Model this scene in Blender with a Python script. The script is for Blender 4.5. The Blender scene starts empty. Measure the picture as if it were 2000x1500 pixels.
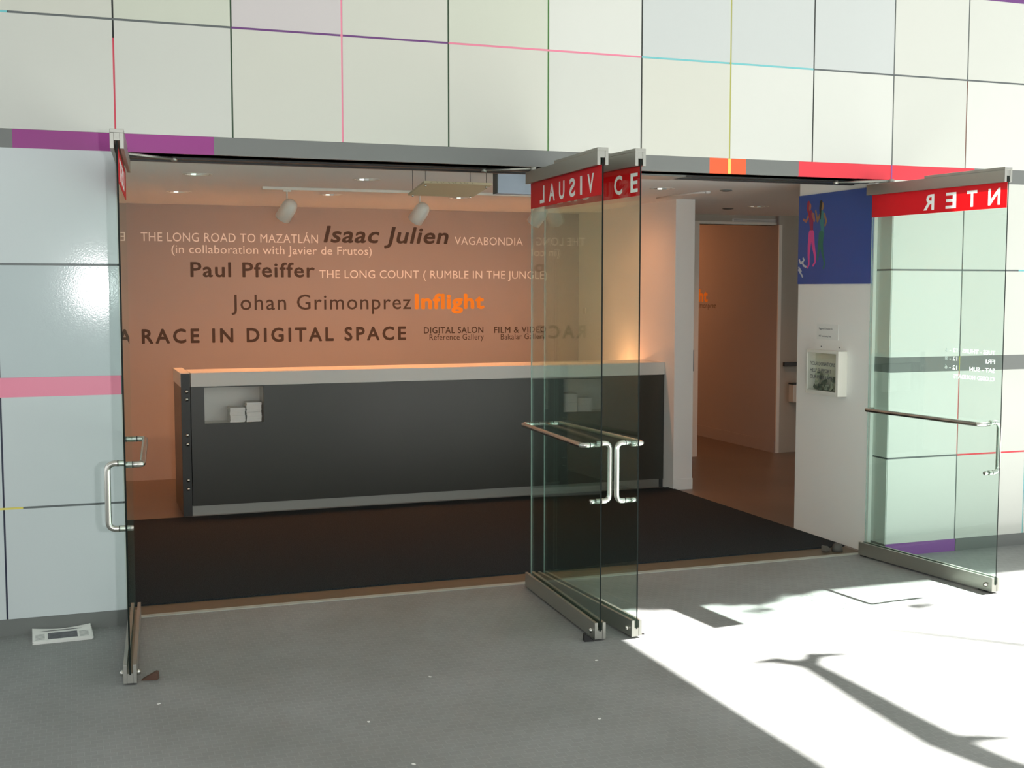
import bpy, bmesh, math, random
from mathutils import Vector, Matrix
random.seed(7)
scn = bpy.context.scene
COL = scn.collection
PI = math.pi

# ------------------------------------------------------------------ camera
YAW, PIT = 0.3472, -0.0783
cam_d = bpy.data.cameras.new('camera')
cam_d.sensor_width = 36.0
cam_d.lens = 2369.8 * 36.0 / 2000.0
cam_d.clip_start = 0.05
cam = bpy.data.objects.new('camera', cam_d)
COL.objects.link(cam)
_f = Vector((math.sin(YAW) * math.cos(PIT), math.cos(YAW) * math.cos(PIT), math.sin(PIT)))
_r = Vector((math.cos(YAW), -math.sin(YAW), 0))
_u = _r.cross(_f)
_m = Matrix((_r, _u, -_f)).transposed().to_4x4()
_m.translation = Vector((-0.2381, -6.7737, 1.8155))
cam.matrix_world = _m
scn.camera = cam

# ------------------------------------------------------------------ world, sun, exposure
w = bpy.data.worlds.new('sky')
scn.world = w
w.use_nodes = True
bg = w.node_tree.nodes['Background']
bg.inputs[0].default_value = (0.95, 0.99, 1.0, 1)
bg.inputs[1].default_value = 1.2

SUN_DIR = Vector((1.0, 0.045, 1.31)).normalized()
sun_d = bpy.data.lights.new('sun', 'SUN')
sun_d.energy = 35.0
sun_d.angle = math.radians(0.53)
sun_d.color = (1.0, 0.97, 0.94)
sun = bpy.data.objects.new('sun', sun_d)
COL.objects.link(sun)
sun.rotation_euler = SUN_DIR.to_track_quat('Z', 'Y').to_euler()
sun.location = (8, -3, 9)

# the camera's own flash, on a bracket beside the lens
fl_d = bpy.data.lights.new('flash', 'SPOT')
fl_d.energy = 220.0
fl_d.spot_size = math.radians(75)
fl_d.spot_blend = 0.4
fl_d.shadow_soft_size = 0.03
fl = bpy.data.objects.new('flash', fl_d)
COL.objects.link(fl)
fl.matrix_world = _m
fl.location = Vector((-0.2381, -6.7737, 1.8155)) + _r * 0.32 + _u * 0.02

scn.view_settings.view_transform = 'Standard'
scn.view_settings.look = 'None'
scn.view_settings.gamma = 1.0
scn.view_settings.use_curve_mapping = False
scn.view_settings.exposure = 0.0

WARM = (1.0, 0.39, 0.155)


# ------------------------------------------------------------------ materials
def srgb(r, g, b):
    f = lambda c: (c / 12.92 if c <= 0.04045 else ((c + 0.055) / 1.055) ** 2.4)
    return (f(r / 255), f(g / 255), f(b / 255), 1)


MATS = {}


def mat(name, col, rough=0.6, metal=0.0, bump=0.0, bscale=200.0, var=0.0, vscale=3.0, spec=0.5, emit=None, estr=0.0, stretch=None, coat=0.0):
    if name in MATS:
        return MATS[name]
    m = bpy.data.materials.new(name)
    m.use_nodes = True
    nt = m.node_tree
    b = nt.nodes['Principled BSDF']
    if len(col) == 3:
        col = (*col, 1)
    b.inputs['Base Color'].default_value = col
    b.inputs['Roughness'].default_value = rough
    b.inputs['Metallic'].default_value = metal
    b.inputs['Specular IOR Level'].default_value = spec
    b.inputs['Coat Weight'].default_value = coat
    tc = nt.nodes.new('ShaderNodeTexCoord')
    src = tc.outputs['Object']
    if stretch:
        mp = nt.nodes.new('ShaderNodeMapping')
        mp.inputs['Scale'].default_value = stretch
        nt.links.new(src, mp.inputs['Vector'])
        src = mp.outputs['Vector']
    if var > 0:
        n = nt.nodes.new('ShaderNodeTexNoise')
        n.inputs['Scale'].default_value = vscale
        n.inputs['Detail'].default_value = 4
        nt.links.new(src, n.inputs['Vector'])
        mx = nt.nodes.new('ShaderNodeMix')
        mx.data_type = 'RGBA'
        mx.inputs['A'].default_value = tuple(c * (1 - var) for c in col[:3]) + (1,)
        mx.inputs['B'].default_value = tuple(min(1, c * (1 + var)) for c in col[:3]) + (1,)
        nt.links.new(n.outputs['Fac'], mx.inputs['Factor'])
        nt.links.new(mx.outputs['Result'], b.inputs['Base Color'])
    if bump > 0:
        n2 = nt.nodes.new('ShaderNodeTexNoise')
        n2.inputs['Scale'].default_value = bscale
        n2.inputs['Detail'].default_value = 2
        nt.links.new(src, n2.inputs['Vector'])
        bp = nt.nodes.new('ShaderNodeBump')
        bp.inputs['Strength'].default_value = bump
        bp.inputs['Distance'].default_value = 0.002
        nt.links.new(n2.outputs['Fac'], bp.inputs['Height'])
        nt.links.new(bp.outputs['Normal'], b.inputs['Normal'])
    if emit:
        b.inputs['Emission Color'].default_value = (*emit, 1)
        b.inputs['Emission Strength'].default_value = estr
    MATS[name] = m
    return m


def glass_mat(name, tint, refl=1.0):
    m = bpy.data.materials.new(name)
    m.use_nodes = True
    nt = m.node_tree
    nt.nodes.remove(nt.nodes['Principled BSDF'])
    out = nt.nodes['Material Output']
    lw = nt.nodes.new('ShaderNodeLayerWeight')
    lw.inputs['Blend'].default_value = 0.5
    pw = nt.nodes.new('ShaderNodeMath'); pw.operation = 'POWER'
    nt.links.new(lw.outputs['Facing'], pw.inputs[0]); pw.inputs[1].default_value = 5
    ml = nt.nodes.new('ShaderNodeMath'); ml.operation = 'MULTIPLY_ADD'
    nt.links.new(pw.outputs[0], ml.inputs[0]); ml.inputs[1].default_value = 0.96 * refl; ml.inputs[2].default_value = 0.045 * refl
    tr = nt.nodes.new('ShaderNodeBsdfTransparent'); tr.inputs[0].default_value = (*tint, 1)
    gl = nt.nodes.new('ShaderNodeBsdfGlossy'); gl.inputs['Roughness'].default_value = 0.0
    gl.inputs[0].default_value = (0.95, 1, 0.98, 1)
    mx = nt.nodes.new('ShaderNodeMixShader')
    nt.links.new(ml.outputs[0], mx.inputs[0])
    nt.links.new(tr.outputs[0], mx.inputs[1])
    nt.links.new(gl.outputs[0], mx.inputs[2])
    nt.links.new(mx.outputs[0], out.inputs['Surface'])
    return m


def floor_tile_mat():
    m = bpy.data.materials.new('studded_floor_tile')
    m.use_nodes = True
    nt = m.node_tree
    b = nt.nodes['Principled BSDF']
    tc = nt.nodes.new('ShaderNodeTexCoord')
    br = nt.nodes.new('ShaderNodeTexBrick')
    br.inputs['Scale'].default_value = 1.0
    br.inputs['Brick Width'].default_value = 0.048
    br.inputs['Row Height'].default_value = 0.040
    br.inputs['Mortar Size'].default_value = 0.003
    br.inputs['Mortar Smooth'].default_value = 0.4
    br.inputs['Color1'].default_value = srgb(141, 143, 141)
    br.inputs['Color2'].default_value = srgb(136, 138, 136)
    br.inputs['Mortar'].default_value = srgb(147, 149, 147)
    nt.links.new(tc.outputs['Object'], br.inputs['Vector'])
    n = nt.nodes.new('ShaderNodeTexNoise')
    n.inputs['Scale'].default_value = 1.6
    n.inputs['Detail'].default_value = 6
    nt.links.new(tc.outputs['Object'], n.inputs['Vector'])
    rp = nt.nodes.new('ShaderNodeValToRGB')
    rp.color_ramp.elements[0].position = 0.3
    rp.color_ramp.elements[0].color = (0.80, 0.80, 0.78, 1)
    rp.color_ramp.elements[1].position = 0.7
    rp.color_ramp.elements[1].color = (1.1, 1.1, 1.1, 1)
    nt.links.new(n.outputs['Fac'], rp.inputs[0])
    mx = nt.nodes.new('ShaderNodeMix'); mx.data_type = 'RGBA'; mx.blend_type = 'MULTIPLY'
    mx.inputs['Factor'].default_value = 0.8
    nt.links.new(br.outputs['Color'], mx.inputs['A'])
    nt.links.new(rp.outputs['Color'], mx.inputs['B'])
    nt.links.new(mx.outputs['Result'], b.inputs['Base Color'])
    bp = nt.nodes.new('ShaderNodeBump')
    bp.inputs['Strength'].default_value = 0.25
    bp.inputs['Distance'].default_value = 0.003
    bp.invert = True
    nt.links.new(br.outputs['Fac'], bp.inputs['Height'])
    nt.links.new(bp.outputs['Normal'], b.inputs['Normal'])
    b.inputs['Roughness'].default_value = 0.55
    b.inputs['Specular IOR Level'].default_value = 0.4
    return m


def mat_fibre(name, c1, c2):
    m = bpy.data.materials.new(name)
    m.use_nodes = True
    nt = m.node_tree
    b = nt.nodes['Principled BSDF']
    tc = nt.nodes.new('ShaderNodeTexCoord')
    n = nt.nodes.new('ShaderNodeTexNoise'); n.inputs['Scale'].default_value = 160; n.inputs['Detail'].default_value = 3
    nt.links.new(tc.outputs['Object'], n.inputs['Vector'])
    rp = nt.nodes.new('ShaderNodeValToRGB')
    rp.color_ramp.elements[0].position = 0.35; rp.color_ramp.elements[0].color = (*c1, 1)
    rp.color_ramp.elements[1].position = 0.75; rp.color_ramp.elements[1].color = (*c2, 1)
    nt.links.new(n.outputs['Fac'], rp.inputs[0])
    nt.links.new(rp.outputs[0], b.inputs['Base Color'])
    bp = nt.nodes.new('ShaderNodeBump'); bp.inputs['Strength'].default_value = 0.6; bp.inputs['Distance'].default_value = 0.004
    nt.links.new(n.outputs['Fac'], bp.inputs['Height'])
    nt.links.new(bp.outputs['Normal'], b.inputs['Normal'])
    b.inputs['Roughness'].default_value = 0.95
    b.inputs['Specular IOR Level'].default_value = 0.1
    return m


M_FLOOR = floor_tile_mat()
M_MAT = mat_fibre('entrance_mat_fibre', (0.015, 0.0175, 0.019), (0.042, 0.049, 0.052))
M_LOBBY = mat('polished_concrete', srgb(108, 95, 84), rough=0.35, var=0.25, vscale=1.5)
M_WALL_GREY = mat('taupe_wall_paint', (0.37, 0.335, 0.315), rough=0.75, bump=0.05, bscale=300)
M_WALL_WHITE = mat('white_wall_paint', (0.90, 0.885, 0.845), rough=0.7, bump=0.05, bscale=300)
M_CEIL = mat('white_ceiling_paint', (0.87, 0.86, 0.83), rough=0.8)
M_JOINT = mat('dark_joint', srgb(66, 74, 74), rough=0.5)
M_GREYBAND = mat('grey_band_enamel', srgb(116, 119, 116), rough=0.3)
M_SOFFIT = mat('dark_soffit_metal', srgb(58, 66, 64), rough=0.4)
M_ALU = mat('brushed_aluminium', srgb(166, 166, 158), rough=0.38, metal=0.8, bump=0.1, bscale=60, stretch=(1, 1, 30))
M_STEEL = mat('satin_stainless', srgb(215, 214, 206), rough=0.22, metal=1.0)
M_GLASS = glass_mat('clear_door_glass', (0.885, 0.96, 0.932))
M_GLASSEDGE = mat('dark_green_glass_edge', srgb(22, 30, 27), rough=0.4, spec=0.1)
M_GLASSEDGE_LIT = mat('lit_glass_edge', srgb(132, 144, 137), rough=0.3)  # same glass edge, with the light on the hinge side painted in


def film_mat(name, col, tr):
    m = mat(name, col, rough=0.35)
    nt = m.node_tree
    t = nt.nodes.new('ShaderNodeBsdfTranslucent')
    t.inputs[0].default_value = col
    mx = nt.nodes.new('ShaderNodeMixShader')
    mx.inputs[0].default_value = tr
    nt.links.new(nt.nodes['Principled BSDF'].outputs[0], mx.inputs[1])
    nt.links.new(t.outputs[0], mx.inputs[2])
    nt.links.new(mx.outputs[0], nt.nodes['Material Output'].inputs['Surface'])
    return m


M_RED = film_mat('red_vinyl', srgb(232, 46, 58), 0.5)
M_WHITEV = film_mat('white_vinyl', (0.96, 0.96, 0.95, 1), 0.5)
M_WHITEP = mat('white_wall_vinyl', srgb(250, 248, 244), rough=0.5)
M_BLACK = mat('black_rubber', (0.012, 0.012, 0.012), rough=0.6)
M_BLACKMETAL = mat('black_metal', (0.02, 0.02, 0.02), rough=0.35)
M_COUNTER = mat('graphite_metal_panel', srgb(55, 55, 48), rough=0.34, var=0.12, vscale=2.2, spec=0.6)
M_COUNTERSIDE = mat('graphite_post', srgb(52, 54, 52), rough=0.45)
M_TOP = mat('white_solid_counter', srgb(216, 214, 206), rough=0.35)
M_PLASTICW = mat('white_enamel', srgb(226, 224, 214), rough=0.4)
M_DARKVINYL = mat('dark_brown_vinyl', srgb(62, 46, 34), rough=0.6)
M_ORANGEV = mat('orange_vinyl', srgb(250, 158, 20), rough=0.55)
M_PAPER = mat('white_paper', srgb(236, 236, 231), rough=0.9)
M_INK = mat('grey_print_ink', srgb(96, 96, 100), rough=0.9)
M_BLUE = mat('blue_poster_print', srgb(48, 84, 160), rough=0.45)
M_WOOD = mat('worn_wood_threshold', srgb(98, 84, 64), rough=0.5, var=0.25, vscale=14, stretch=(1, 6, 1))
M_REFL = mat('lamp_reflector', (0.9, 0.88, 0.85), rough=0.12, metal=1.0)
M_BULB_ON = mat('lit_bulb', (1, 1, 1), emit=(1.0, 0.72, 0.48), estr=12.0)
M_BULB_OFF = mat('unlit_bulb', (0.9, 0.9, 0.9), rough=0.05, spec=1.0)
M_CONC = mat('painted_soffit', (0.62, 0.62, 0.60), rough=0.9)

TINTS = {
    'cream': srgb(210, 211, 200), 'cool': srgb(209, 211, 203), 'pinkish': srgb(208, 202, 202),
    'greenish': srgb(207, 211, 196), 'bluish': srgb(200, 205, 203), 'white': srgb(216, 218, 211),
    'grey': srgb(207, 214, 215), 'slate': srgb(190, 200, 202),
}
M_PANEL = {k: mat('panel_enamel_' + k, v, rough=0.10, bump=0.07, bscale=150) for k, v in TINTS.items()}
STRIP = {
    'purple': srgb(150, 44, 132), 'violet': srgb(112, 62, 128), 'pink': srgb(238, 138, 164), 'red': srgb(236, 58, 72), 'crimson': srgb(206, 62, 84),
    'orange': srgb(250, 96, 48), 'yellow': srgb(228, 214, 106), 'cyan': srgb(120, 200, 204), 'green': srgb(74, 128, 58),
    'dark_green': srgb(44, 74, 46), 'olive': srgb(176, 176, 92), 'black': srgb(26, 32, 28), 'grey': srgb(98, 104, 104),
    'brown': srgb(128, 84, 72), 'navy': srgb(36, 42, 66), 'salmon': srgb(214, 92, 92), 'lilac': srgb(140, 84, 160),
}
M_STRIP = {k: mat('strip_enamel_' + k, v, rough=0.35) for k, v in STRIP.items()}


# ------------------------------------------------------------------ mesh helpers
class MB:
    def __init__(self):
        self.bm = bmesh.new()

    def box(self, x0, x1, y0, y1, z0, z1, bev=0.0, mi=0, seg=2):
        vs = [self.bm.verts.new((x, y, z)) for x in (x0, x1) for y in (y0, y1) for z in (z0, z1)]
        idx = [(0, 1, 3, 2), (4, 6, 7, 5), (0, 4, 5, 1), (2, 3, 7, 6), (0, 2, 6, 4), (1, 5, 7, 3)]
        fs = [self.bm.faces.new([vs[i] for i in f]) for f in idx]
        for f in fs:
            f.material_index = mi
        if bev > 0:
            es = list({e for f in fs for e in f.edges})
            r = bmesh.ops.bevel(self.bm, geom=es, offset=bev, segments=seg, affect='EDGES', profile=0.5)
            for f in r['faces']:
                f.material_index = mi
        return self

    def prism(self, pts, axis, a, b, mi=0):
        """extrude the polygon pts (2-D) between a and b along axis"""
        def P(p, t):
            return {'x': (t, p[0], p[1]), 'y': (p[0], t, p[1]), 'z': (p[0], p[1], t)}[axis]
        v0 = [self.bm.verts.new(P(p, a)) for p in pts]
        v1 = [self.bm.verts.new(P(p, b)) for p in pts]
        n = len(pts)
        fs = [self.bm.faces.new(v0), self.bm.faces.new(list(reversed(v1)))]
        for i in range(n):
            fs.append(self.bm.faces.new((v0[i], v0[(i + 1) % n], v1[(i + 1) % n], v1[i])))
        for f in fs:
            f.material_index = mi
        return self

    def tube(self, path, r, seg=14, cap=True, mi=0):
        path = [Vector(p) for p in path]
        rings = []
        prev = None
        for i, p in enumerate(path):
            if i == 0:
                t = path[1] - path[0]
            elif i == len(path) - 1:
                t = path[-1] - path[-2]
            else:
                t = (path[i + 1] - p).normalized() + (p - path[i - 1]).normalized()
            t.normalize()
            if prev is None:
                a = Vector((0, 0, 1)) if abs(t.z) < 0.9 else Vector((1, 0, 0))
                n = t.cross(a).normalized()
            else:
                n = (prev - t * prev.dot(t)).normalized()
            prev = n
            b = t.cross(n)
            rr = r[i] if isinstance(r, (list, tuple)) else r
            rings.append([self.bm.verts.new(p + (n * math.cos(2 * PI * k / seg) + b * math.sin(2 * PI * k / seg)) * rr) for k in range(seg)])
        for i in range(len(rings) - 1):
            for k in range(seg):
                f = self.bm.faces.new((rings[i][k], rings[i][(k + 1) % seg], rings[i + 1][(k + 1) % seg], rings[i + 1][k]))
                f.smooth = True
                f.material_index = mi
        if cap:
            self.bm.faces.new(list(reversed(rings[0]))).material_index = mi
            self.bm.faces.new(rings[-1]).material_index = mi
        return self

    def lathe(self, prof, origin=(0, 0, 0), axis=(0, 0, 1), seg=28, mi=0):
        """prof: list of (radius, height) along axis"""
        o = Vector(origin)
        ax = Vector(axis).normalized()
        a = Vector((0, 0, 1)) if abs(ax.z) < 0.9 else Vector((1, 0, 0))
        n = ax.cross(a).normalized()
        b = ax.cross(n)
        rings = []
        for r, h in prof:
            if r < 1e-6:
                rings.append([self.bm.verts.new(o + ax * h)])
            else:
                rings.append([self.bm.verts.new(o + ax * h + (n * math.cos(2 * PI * k / seg) + b * math.sin(2 * PI * k / seg)) * r) for k in range(seg)])
        for i in range(len(rings) - 1):
            A, B = rings[i], rings[i + 1]
            for k in range(seg):
                k2 = (k + 1) % seg
                if len(A) == 1 and len(B) == 1:
                    continue
                if len(A) == 1:
                    f = self.bm.faces.new((A[0], B[k2], B[k]))
                elif len(B) == 1:
                    f = self.bm.faces.new((A[k], A[k2], B[0]))
                else:
                    f = self.bm.faces.new((A[k], A[k2], B[k2], B[k]))
                f.smooth = True
                f.material_index = mi
        return self

    def flat(self):
        for f in self.bm.faces:
            f.smooth = False
        return self

    def quad(self, pts, mi=0):
        f = self.bm.faces.new([self.bm.verts.new(p) for p in pts])
        f.material_index = mi
        return self

    def build(self, name, m, parent=None, loc=None, normals=True):
        if normals:
            bmesh.ops.recalc_face_normals(self.bm, faces=self.bm.faces[:])
        me = bpy.data.meshes.new(name)
        self.bm.to_mesh(me)
        self.bm.free()
        for x in (m if isinstance(m, (list, tuple)) else [m]):
            me.materials.append(x)
        o = bpy.data.objects.new(name, me)
        COL.objects.link(o)
        if parent:
            o.parent = parent
        if loc:
            o.location = loc
        return o


def box(name, m, x0, x1, y0, y1, z0, z1, parent=None, bev=0.0):
    """a box whose origin sits at its base centre"""
    cx, cy = (x0 + x1) / 2, (y0 + y1) / 2
    return MB().box(x0 - cx, x1 - cx, y0 - cy, y1 - cy, 0, z1 - z0, bev).build(name, m, parent, (cx, cy, z0))


def empty(name, loc, rz=0.0, parent=None):
    o = bpy.data.objects.new(name, None)
    o.empty_display_size = 0.1
    COL.objects.link(o)
    o.location = loc
    o.rotation_euler = (0, 0, rz)
    if parent:
        o.parent = parent
    return o


def tag(o, label, cat=None, group=None, kind=None):
    o['label'] = label
    if cat:
        o['category'] = cat
    if group:
        o['group'] = group
    if kind:
        o['kind'] = kind
    return o


def copy_tree(o, parent=None):
    c = o.copy()
    COL.objects.link(c)
    if parent:
        c.parent = parent
    for ch in list(o.children):
        copy_tree(ch, c)
    return c


def bend(pts, rad, n=6):
    """polyline with rounded corners"""
    pts = [Vector(p) for p in pts]
    out = [pts[0]]
    for i in range(1, len(pts) - 1):
        a, p, b = pts[i - 1], pts[i], pts[i + 1]
        d1, d2 = (a - p).normalized(), (b - p).normalized()
        s, e = p + d1 * rad, p + d2 * rad
        for k in range(n + 1):
            t = k / n
            out.append(s * (1 - t) ** 2 + p * 2 * t * (1 - t) + e * t * t)
    out.append(pts[-1])
    return out


# ------------------------------------------------------------------ lettering
def _font_mesh(s, spacing, shear, res=3, swell=0.0):
    cu = bpy.data.curves.new('lettering', 'FONT')
    cu.body = s
    cu.size = 1.0
    cu.space_character = spacing
    cu.shear = shear
    cu.resolution_u = res
    cu.offset = swell
    ob = bpy.data.objects.new('lettering', cu)
    COL.objects.link(ob)
    dg = bpy.context.evaluated_depsgraph_get()
    dg.update()
    me = bpy.data.meshes.new_from_object(ob.evaluated_get(dg))
    bpy.data.objects.remove(ob)
    bpy.data.curves.remove(cu)
    return me


_CAP = []


def lettering(s, m, parent, origin, rdir, x0, x1, z0, cap, bold=0.0, shear=0.0, spacing=1.0, depth=0.002, name='lettering', label=None, up=(0, 0, 1), swell=0.0):
    """words in relief; origin + rdir*x + up*z, standing depth proud along rdir x up; bold thickens every stroke by that many em"""
    me = _font_mesh(s, spacing, shear, swell=swell)
    if not _CAP:
        h = _font_mesh('H', 1, 0)
        ys = [v.co.y for v in h.vertices]
        _CAP.extend((min(ys), max(ys)))
        bpy.data.meshes.remove(h)
    lo, hi = _CAP
    xs = [v.co.x for v in me.vertices]
    mn, mx = min(xs), max(xs)
    sx = (x1 - x0) / (mx - mn + 2 * bold)
    sy = cap / (hi - lo + 2 * bold + 2 * swell)
    r, u = Vector(rdir), Vector(up)
    n = r.cross(u)
    o = Vector(origin)
    shifts = [(0.0, 0.0)]
    if bold > 0.001:
        shifts = [(bold * math.cos(k * PI / 4), bold * math.sin(k * PI / 4)) for k in range(8)]
    verts, faces = [], []
    for q, (dx, dy) in enumerate(shifts):
        bm = bmesh.new()
        bm.from_mesh(me)
        bmesh.ops.remove_doubles(bm, verts=bm.verts[:], dist=1e-6)
        dd = depth * (1.0 - 0.02 * q)
        b0 = len(verts)
        bm.verts.ensure_lookup_table()
        for v in bm.verts:
            c = v.co
            verts.append(o + r * (x0 + (c.x + dx + bold - mn) * sx) + u * (z0 + (c.y + dy + bold - lo) * sy) + n * dd)
        for f in bm.faces:
            faces.append([b0 + v.index for v in f.verts])
        b1 = len(verts)
        nb = b1 - b0
        for k in range(nb):
            verts.append(verts[b0 + k] - n * dd)
        for f in bm.faces:
            faces.append([b1 + v.index for v in reversed(f.verts)])
        for e in bm.edges:
            if len(e.link_faces) == 1:
                a, c = e.link_loops[0].vert.index, e.link_loops[0].link_loop_next.vert.index
                faces.append([b0 + c, b0 + a, b1 + a, b1 + c])
        bm.free()
    bpy.data.meshes.remove(me)
    md = bpy.data.meshes.new(name)
    md.from_pydata([tuple(v) for v in verts], [], faces)
    md.update()
    md.materials.append(m)
    ob = bpy.data.objects.new(name, md)
    COL.objects.link(ob)
    ob.parent = parent
    if label:
        ob['label'] = label
    return ob


# ================================================================== SETTING
ST = 'structure'
CEIL = 2.61            # lobby ceiling
YB = 5.15              # lobby back wall
ROOF = 5.5

# ---- floors
fl_ = MB().box(-9, 16, -16, 0.125, -0.25, 0).build('floor', M_FLOOR)
tag(fl_, 'grey studded tile floor of the plaza outside the glass doors', 'floor', kind=ST)
tag(box('trim_1', mat('pale_worn_strip', srgb(172, 174, 164), rough=0.6), 0.02, 4.84, 0.125, 0.172, -0.25, 0.004), 'thin pale metal edging strip in front of the wooden threshold', 'threshold', kind=ST)
tag(box('trim_2', M_WOOD, 0.02, 4.84, 0.172, 0.372, -0.25, 0.002), 'worn brown wooden threshold between plaza floor and black mat', 'threshold', kind=ST)
lob = MB().box(-0.2, 9.5, 0.372, 9.0, -0.25, 0.0).build('floor_lobby', M_LOBBY)
tag(lob, 'polished brown concrete floor inside the lobby beyond the mat', 'floor', kind=ST)
lob2 = MB().box(-3.5, 0.02, 0.125, 0.372, -0.25, 0.0).box(4.84, 9.5, 0.125, 0.372, -0.25, 0.0).build('floor_footing', M_LOBBY)
tag(lob2, 'concrete footing under the entrance wall at both ends of the threshold', 'floor', kind=ST)

# ---- facade: backing wall with cladding panels, coloured joint strips and bands as parts
XL, XR = -3.04, 8.51
fac = MB()
fac.box(XL, -0.004, 0.019, 0.16, 0.0, 2.535)
fac.box(4.909, XR, 0.019, 0.16, 0.0, 2.535)
fac.box(XL, XR, 0.019, 0.16, 2.535, ROOF)
wall_front = fac.build('wall_front', M_JOINT)
tag(wall_front, 'entrance wall clad in square enamel panels with coloured joint lines', 'wall', kind=ST)

JX = [0.0, 0.605, 1.208, 1.826, 2.441, 3.051, 3.664, 4.270, 4.885, 5.480, 6.070]
W = 0.608
XJL = [-0.6 - W * k for k in range(5)]
XJR = [6.070 + W * k for k in range(1, 5)]
allx = sorted(XJL + JX + XJR)
G = 0.0045
Z0, Z1, Z2 = 2.630, 3.217, 3.757
GH = 0.0055
rowsU = [(Z0 + 0.001, Z1 - GH), (Z1 + GH, Z2), (Z2 + 0.095, 4.40), (4.41, 4.95), (4.96, ROOF - 0.01)]
upper_tint = {0: ['cool', 'cool', 'cream', 'cream', 'cream', 'cool', 'cream', 'white', 'white', 'cool', 'white', 'white', 'white'],
              1: ['cream', 'greenish', 'pinkish', 'cream', 'greenish', 'white', 'bluish', 'bluish', 'bluish', 'cool', 'cool', 'cool', 'cool']}


def panel(x0, x1, z0, z1, tint, tilt=0.0):
    cx = (x0 + x1) / 2
    o = MB().box(x0 - cx, x1 - cx, -0.0095, 0.0095, 0, z1 - z0, 0.0012).build('cladding_panel', M_PANEL[tint], wall_front, (cx, 0.0095, z0))
    return o


def strip(x0, x1, z0, z1, colour, depth=0.014, front=0.003, label=None, name='joint_strip'):
    o = box(name, M_STRIP[colour] if colour in M_STRIP else M_GREYBAND, x0, x1, front, front + depth, z0, z1, wall_front)
    o['label'] = label or (colour.replace('_', ' ') + (' band' if name == 'colour_band' else ' joint strip'))
    return o


for ri, (za, zb) in enumerate(rowsU):
    for i in range(len(allx) - 1):
        xa, xb = allx[i], allx[i + 1]
        k = min(max(int(round((xa + 0.6) / W)), 0), 12)
        t = upper_tint[ri][k] if ri in upper_tint else random.choice(['cream', 'cool', 'white'])
        panel(xa + G, xb - G, za, zb, t)
ZA, ZPT, ZPB, ZB, ZS = 1.942, 1.356, 1.254, 0.672, 0.086
for i in range(len(allx) - 1):
    xa, xb = allx[i], allx[i + 1]
    if xa >= 0 - 0.01 and xb <= 4.9:
        continue
    last = abs(xb) < 1e-6
    first = abs(xa - 4.885) < 1e-6
    xa2 = 4.909 if first else xa + G
    xb2 = -0.004 if last else xb - G
    left = xb < 0.1
    for (za, zb) in ((ZS, ZB - GH), (ZB + GH, ZPB), (ZPT, ZA - GH), (ZA + GH, 2.535)):
        panel(xa2, xb2, za, zb, ('slate' if za == ZPT else 'grey') if left else random.choice(['white', 'cool']))

# reveal facings of the opening, panel by panel like the front
for nm, x0, x1 in (('left', -0.004, 0.002), ('right', 4.903, 4.909)):
    for (za, zb) in ((ZS, ZB - GH), (ZB + GH, ZPB), (ZPT, ZA - GH), (ZA + GH, 2.535)):
        box('reveal_panel', M_PANEL['cool'], x0, x1, 0.004, 0.16, za, zb, wall_front)
    for (za, zb, c) in ((ZPB, ZPT, None), (0, ZS, None)):
        box('reveal_band', M_GREYBAND if c is None else M_STRIP[c], x0, x1, 0.004, 0.16, za, zb, wall_front)
    box('reveal_joint', M_JOINT, x0 + 0.0015, x1 - 0.0015, 0.004, 0.16, ZB - GH, ZB + GH, wall_front)
    box('reveal_joint', M_JOINT, x0 + 0.0015, x1 - 0.0015, 0.004, 0.16, ZA - GH, ZA + GH, wall_front)

# horizontal bands
hb = []
for (xa, xb, c) in ((XL, -0.503, None), (-0.503, 0.504, 'purple'), (0.504, 3.524, None), (3.524, 3.783, 'orange'), (3.783, 4.170, None), (4.170, 5.56, 'red'), (5.56, XR, None)):
    strip(xa, xb, 2.535, 2.6305, c or 'grey_band', depth=0.11 if (xb > 0.1 and xa < 4.9) else 0.016, front=0.0015, name='colour_band', label=(c or 'grey') + ' band')
strip(3.653, 3.674, 2.535, 2.6305, 'yellow', 0.004, -0.0012, 'yellow joint strip crossing the orange band')
strip(4.880, 4.888, 2.535, 2.6305, 'lilac', 0.004, -0.0008, 'lilac joint strip crossing the red band')
strip(XL, -0.004, ZPB, ZPT, 'pink', 0.016, 0.0015, 'pink band', 'colour_band')
strip(4.909, XR, ZPB, ZPT, 'grey_band', 0.016, 0.0015, 'grey band', 'colour_band')
strip(5.478, 5.484, ZPB, ZPT, 'olive', 0.004, -0.0008, 'olive joint strip crossing the grey band')
strip(XL, -0.004, 0.0, ZS, 'grey_band', 0.016, 0.0025, 'grey base band', 'base_band')
strip(4.909, 5.487, 0.0, ZS, 'lilac', 0.016, 0.0025, 'purple base band', 'base_band')
strip(5.493, XR, 0.0, ZS, 'grey_band', 0.016, 0.0025, 'grey base band', 'base_band')
strip(XL, XR, Z2, Z2 + 0.095, 'violet', 0.016, 0.0015, 'dark violet band', 'colour_band')
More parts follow.
